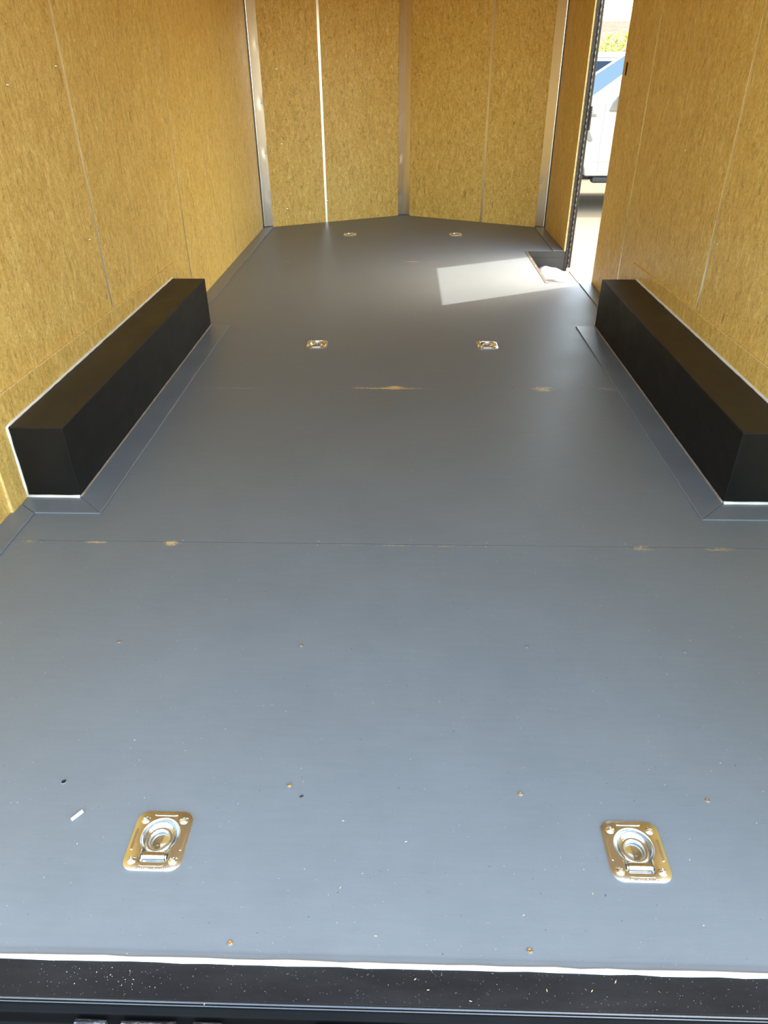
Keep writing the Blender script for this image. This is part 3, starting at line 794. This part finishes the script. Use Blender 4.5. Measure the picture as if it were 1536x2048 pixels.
# ------------------------------------------------------------------ pickup truck (front to the left, seen through the doorway)
def make_pickup(label, loc):
    """local x runs to the rear from the front axle, y is across (near side at 0), z up from the ground"""
    t = thing('pickup_truck', label, 'truck', loc)
    W_ = 1.98; RW = .41
    def arch(cx, n=14, r=.50):
        return [(cx + r*math.cos(PI - PI*k/n), .47 + .40*math.sin(PI*k/n)) for k in range(n+1)]
    prof = [(-.92, .46)] + arch(0) + [(.60, .47), (3.25-.5, .47)] + arch(3.25+.32)[0:] + [(4.85, .50), (4.88, 1.30), (2.65, 1.40), (2.6, 1.42), (.62, 1.42), (.42, 1.455), (.10, 1.44), (-.70, 1.34), (-.90, 1.22), (-.96, .90), (-.95, .50)]
    prof[0] = (-.92, .46)
    # fix the rocker to .47 m
    prof = [(x, max(z, .47)) if (.52 < x < 3.0) else (x, z) for x, z in prof]
    bm = bmesh.new(); prism(bm, prof, 'y', 0, W_)
    body = obj('body', bm, M['carpaint'], t, 30, .045, 3)
    bm = bmesh.new(); box(bm, -.8, 4.7, .25, W_-.25, .40, .75); obj('chassis', bm, M['blacktrim'], t)
    bm = bmesh.new(); box(bm, .62, 2.7, .02, .16, .38, .46); obj('running_board', bm, M['blacktrim'], t, None, .02, 2)
    bm = bmesh.new(); box(bm, .62, 2.7, W_-.16, W_-.02, .38, .46); obj('running_board', bm, M['blacktrim'], t, None, .02, 2)
    # cab: lofted greenhouse
    z0, z1 = 1.44, 1.95
    lower = [(.53, .06), (2.62, .10), (2.62, W_-.10), (.53, W_-.06)]
    upper = [(1.32, .26), (2.45, .26), (2.45, W_-.26), (1.32, W_-.26)]
    bm = bmesh.new()
    def lerp(k, i): a, b = lower[i], upper[i]; return (a[0]+(b[0]-a[0])*k, a[1]+(b[1]-a[1])*k, z0+(z1-z0)*k)
    # roof shell
    loft(bm, [[lerp(.93, i) for i in range(4)], [lerp(1.0, i) for i in range(4)], [(upper[i][0]+(.06 if i in (0, 3) else -.06), upper[i][1]+(.06 if i < 2 else -.06), z1+.035) for i in range(4)]])
    obj('roof', bm, M['carpaint'], t, 30, .012, 2)
    for i in (0, 3):
        bm = bmesh.new(); tube(bm, [lerp(-.06, i), lerp(.98, i)], [.034, .034], 8)
        obj('front_pillar', bm, M['carpaint'], t, 40)
    for i in (1, 2):
        bm = bmesh.new(); tube(bm, [lerp(-.04, i), lerp(.98, i)], .06, 8); obj('rear_pillar', bm, M['carpaint'], t, 40)
    for (i, j) in ((0, 1), (3, 2)):
        bm = bmesh.new(); mid = lambda k, f: tuple(lerp(k, i)[q]+(lerp(k, j)[q]-lerp(k, i)[q])*f for q in range(3))
        tube(bm, [mid(0, .55), mid(.98, .40)], .04, 8); obj('door_pillar', bm, M['blacktrim'], t, 40)
    def pane(i, j, ins, m, name, f0=0, f1=1, g0=0, g1=1):
        P0 = [Vector(v) for v in (lerp(-.08, i), lerp(.95, i), lerp(-.08, j), lerp(.95, j))]
        bm = bmesh.new(); a0, a1, b0, b1 = P0[0].lerp(P0[2], f0), P0[1].lerp(P0[3], g0), P0[0].lerp(P0[2], f1), P0[1].lerp(P0[3], g1)
        nrm = (b0-a0).cross(a1-a0).normalized()
        q = [a0, b0, b1, a1]; V1 = [bm.verts.new(p+nrm*.004) for p in q]; V2 = [bm.verts.new(p-nrm*.004) for p in q]
        bm.faces.new(V1); bm.faces.new(V2[::-1])
        for k in range(4): bm.faces.new((V1[k], V2[k], V2[(k+1) % 4], V1[(k+1) % 4]))
        obj(name, bm, m, t)
    pane(0, 1, 0, M['glass'], 'side_window', .27, 1, .05, 1); pane(2, 3, 0, M['glass'], 'side_window', 0, .73, 0, .95)
    pane(0, 1, 0, M['carpaint'], 'window_corner_panel', 0, .27, 0, .05); pane(2, 3, 0, M['carpaint'], 'window_corner_panel', .73, 1, .95, 1)
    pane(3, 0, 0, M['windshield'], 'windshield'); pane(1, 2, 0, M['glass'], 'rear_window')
    # door outlines on the near side, handle
    for yy, sg in ((0, -1), (W_, 1)):
        for x in (.655, 1.72, 2.66):
            bm = bmesh.new(); tube(bm, [(x+.02, yy+sg*.001, .52), (x, yy+sg*.001, .9), (x+.01, yy+sg*.001, 1.36)], .005, 6); obj('panel_gap', bm, M['seamgrey'], t)
        bm = bmesh.new(); tube(bm, [(.52, yy+sg*.002, .66), (2.7, yy+sg*.002, .66)], .006, 6); obj('body_crease', bm, M['carpaint'], t)
        for x in (1.50, 2.44):
            bm = bmesh.new(); tube(bm, [(x, yy, 1.13), (x+.02, yy+sg*.035, 1.13), (x+.16, yy+sg*.035, 1.13), (x+.18, yy, 1.13)], .014, 8); obj('door_handle', bm, M['chrome'], t, True)
        # mirror
        bm = bmesh.new(); tube(bm, [(.86, yy-sg*.05, 1.36), (.88, yy+sg*.12, 1.37)], .03, 8)
        loft(bm, [[(.72+dx, yy+sg*(.10+dy), z) for dx, dy in ((.16, 0), (.28, 0), (.28, .16), (.16, .20))] for z in (1.33, 1.58)])
        obj('side_mirror', bm, M['blacktrim'], t, None, .02, 3)
        bm = bmesh.new(); prism(bm, [(.72, 1.27), (.92, 1.27), (.92, 1.53), (.86, 1.50), (.79, 1.43), (.745, 1.35)], 'y', yy+sg*.0, yy+sg*.03)
        obj('mirror_sail', bm, M['vent'], t, None, .008, 2)
    # fender badge and vent
    bg_ = None
    for yy, sg in ((0, -1), (W_, 1)):
        bm = bmesh.new(); box(bm, .27, .555, min(yy, yy+sg*.012), max(yy, yy+sg*.012), 1.205, 1.235)
        b = obj('fender_badge', bm, M['vent'], t, None, .004, 2)
        rot = Matrix.Rotation(PI/2, 4, 'X') if sg < 0 else Matrix.Rotation(PI, 4, 'Z') @ Matrix.Rotation(PI/2, 4, 'X')
        text_mesh('badge_letters', 'DIESEL', .085, .006, M['chrome'], b, Matrix.Translation((.42, yy+sg*.010, 1.262)) @ rot)
        bm = bmesh.new()
        prism(bm, [(.33, 1.20), (.455, 1.20), (.45, 1.12), (.46, 1.08), (.545, .93), (.53, .905), (.49, .91), (.40, 1.02), (.34, 1.10)], 'y', yy, yy+sg*.014)
        obj('fender_vent', bm, M['vent'], t, None, .005, 2)
    # wheels
    for cx in (0, 3.57):
        for yy, s in ((.15, -1), (W_-.15, 1)):
            bm = bmesh.new(); n_ = 40
            prof_ = [(.23, -.11), (.36, -.135), (.40, -.12), (.41, -.06), (.41, .06), (.40, .12), (.36, .135), (.23, .11)]
            loft(bm, [[(cx+r*math.cos(2*PI*k/n_), yy+d_, RW+r*math.sin(2*PI*k/n_)) for k in range(n_)] for r, d_ in prof_])
            w_ = obj('wheel', bm, M['tyre'], t, 50)
            bm = bmesh.new(); disc(bm, (cx, yy+s*.085, RW), (0, 1, 0), .23, .05, 32); disc(bm, (cx, yy+s*.12, RW), (0, 1, 0), .06, .04, 20)
            for k in range(6):
                a = 2*PI*k/6; tube(bm, [(cx+.05*math.cos(a), yy+s*.118, RW+.05*math.sin(a)), (cx+.22*math.cos(a), yy+s*.112, RW+.22*math.sin(a))], .022, 6)
            obj('wheel_rim', bm, M['rim'], w_, 40)
    for yy in (.18, W_-.18):
        bm = bmesh.new(); box(bm, -.975, -.90, yy-.14, yy+.14, .92, 1.18); obj('headlight', bm, M['clearlens'], t, None, .02, 2)
        bm = bmesh.new(); box(bm, 4.84, 4.895, yy-.09, yy+.09, .85, 1.22); obj('tail_light', bm, M['redlens'], t, None, .015, 2)
    bm = bmesh.new(); box(bm, -.99, -.93, .36, W_-.36, .84, 1.18); obj('grille', bm, M['blacktrim'], t, None, .02, 2)
    for x0, x1 in ((-1.08, -.93), (4.86, 5.0)):
        bm = bmesh.new(); box(bm, x0, x1, .03, W_-.03, .52, .74); obj('bumper', bm, M['chrome'], t, None, .03, 3)
    return t
make_pickup('white pickup truck parked outside the side doorway, showing its windshield and fender', (2.03, 11.05, ZG))

# white van behind the truck
van = thing('van', 'white van with dark windows parked behind the pickup truck outside', 'van', (3.6, 15.0, ZG))
bm = bmesh.new()
prof = [(-2.4, .40), (-2.5, .55), (-2.5, 1.1), (-1.9, 1.26), (-1.15, 1.92), (-.9, 1.99), (2.3, 2.02), (2.55, 1.9), (2.62, 1.2), (2.6, .42)]
L = []
for y_, sc_ in ((0, 0), (.10, 1), (1.85, 1), (1.95, 0)):
    L.append([(x, y_ if z > 1.2 or True else y_, z if sc_ else (z-.04 if z > 1.9 else z)) for x, z in prof])
loft(bm, L); obj('body', bm, M['carpaint'], van, 30, .05, 3)
for x0, x1, q0 in ((-1.55, -.60, -1.15), (-.50, .55, -.5), (.65, 1.55, .65), (1.65, 2.42, 1.65)):
    for yy in (-.012, 1.955):
        bm = bmesh.new(); prism(bm, [(x0, 1.30), (x1, 1.30), (x1, 1.86), (q0, 1.86)], 'y', yy, yy+.012); obj('window', bm, M['glass'], van)
bm = bmesh.new(); tube(bm, [(-1.0, -.004, 1.915), (2.4, -.004, 1.925)], .009, 8); obj('roof_gutter', bm, M['seamgrey'], van, 40)
for cx in (-1.6, 1.7):
    for yy, s in ((.10, -1), (1.85, 1)):
        bm = bmesh.new(); disc(bm, (cx, yy, .34), (0, 1, 0), .34, .22, 32); w_ = obj('wheel', bm, M['tyre'], van, 50)
        bm = bmesh.new(); disc(bm, (cx, yy+s*.10, .34), (0, 1, 0), .20, .04, 24); obj('wheel_rim', bm, M['rim'], w_, 50)

# house with a tiled roof far behind
def mat_roof():
    t = NT('pale_roof_tiles'); p = t.p
    sep = t.n('ShaderNodeSeparateXYZ'); t.l(t.coord(), sep.inputs[0])
    n_ = t.noise(t.coord((2, 2, 2)), 2, 4)
    t.l(t.ramp(n_, [(.3, (.30, .19, .13)), (.7, (.40, .27, .19))]), p.inputs['Base Color'])
    p.inputs['Roughness'].default_value = .85; return t.m
M['roof'] = mat_roof(); M['stucco'] = simple('stucco', (.62, .52, .40), .9, 0, .2, (8, .3, .01), (2, .06))
hs = thing('house', 'low house with pale brown tiled roof seen far off through the doorway', 'house', (14, 60, ZG))
bm = bmesh.new(); box(bm, -9, 9, -4.6, 4.6, 0, 2.62); obj('wall', bm, M['stucco'], hs)
bm = bmesh.new(); nrow = 19
for sgn in (-1, 1):
    for k in range(nrow):
        f0, f1 = k/nrow, (k+1)/nrow
        y0 = sgn*(-5.3+5.3*f0)*-1*-1; y1 = sgn*(-5.3+5.3*f1)*-1*-1
        z0_ = 2.60+1.72*f0; z1_ = 2.60+1.72*f1
        prism(bm, [(y0, z0_), (y0, z0_+.10), (y1, z1_+.03), (y1, z1_)], 'x', -9.6, 9.6)
obj('roof', bm, M['roof'], hs)
bm = bmesh.new(); tube(bm, [(-9.6, 0, 4.36), (9.6, 0, 4.36)], .10, 8); obj('ridge_cap', bm, M['roof'], hs)
for sx in (-9, 8.98):
    bm = bmesh.new(); prism(bm, [(-4.6, 2.6), (4.6, 2.6), (0, 4.2)], 'x', sx, sx+.02); obj('gable', bm, M['stucco'], hs)
for x in (-6, -2, 3, 7):
    bm = bmesh.new(); box(bm, x-.6, x+.6, -4.66, -4.6, .9, 2.1); f = obj('window', bm, M['blacktrim'], hs)
    bm = bmesh.new(); box(bm, x-.52, x+.52, -4.68, -4.66, .98, 2.02); obj('pane', bm, M['glass'], f)

# yellow-green shrubs in front of the house
leafm = NT('yellow_green_leaves'); v_ = leafm.coord()
leafm.l(leafm.ramp(leafm.noise(v_, 3, 3), [(.3, (.28, .30, .02)), (.7, (.42, .43, .03))]), leafm.p.inputs['Base Color']); leafm.p.inputs['Roughness'].default_value = .5
bark = simple('bark', (.16, .11, .07), .9)
def shrub(x, y, h, wd, n, seed, label, thin=False):
    rnd = random.Random(seed); t = thing('shrub', label, 'shrub', (x, y, ZG))
    bm = bmesh.new()
    for _ in range(n):
        if thin:
            a = rnd.choice((-.5, -.2, .15, .45, .75)); q = rnd.uniform(.25, 1); c = Vector((a*q*wd+rnd.gauss(0, .10), rnd.gauss(0, .15), h*q+rnd.gauss(0, .08)))
        else:
            th = rnd.uniform(0, 2*PI); ph = rnd.uniform(0, 1); rr_ = rnd.uniform(.75, 1)
            c = Vector((wd*rr_*math.cos(th)*math.sqrt(1-ph*ph*.8), .6*rr_*math.sin(th), h*(.15+.85*ph*rr_)))
        s = rnd.uniform(.03, .07); a = Vector((rnd.gauss(0, 1), rnd.gauss(0, 1), rnd.gauss(0, 1))).normalized(); b = a.orthogonal().normalized()
        vv = [bm.verts.new(c+p) for p in (a*s*1.6, b*s*.7, -a*s*1.6, -b*s*.7)]; bm.faces.new(vv)
    obj('foliage', bm, leafm.m, t)
    bm = bmesh.new()
    for k in (-.5, -.2, .15, .45, .75): tube(bm, [(0, 0, 0), (k*.5*wd, 0, h*.5), (k*wd*.95, 0, h*.92)], [.06, .03, .012], 6)
    obj('stem', bm, bark, t)
shrub(10.3, 46, 2.9, 1.9, 3200, 3, 'rounded yellow-green shrub in front of the far house')
shrub(11.0, 48, 3.45, 1.9, 2400, 5, 'taller loose yellow-green shrub standing just behind the rounded one', True)
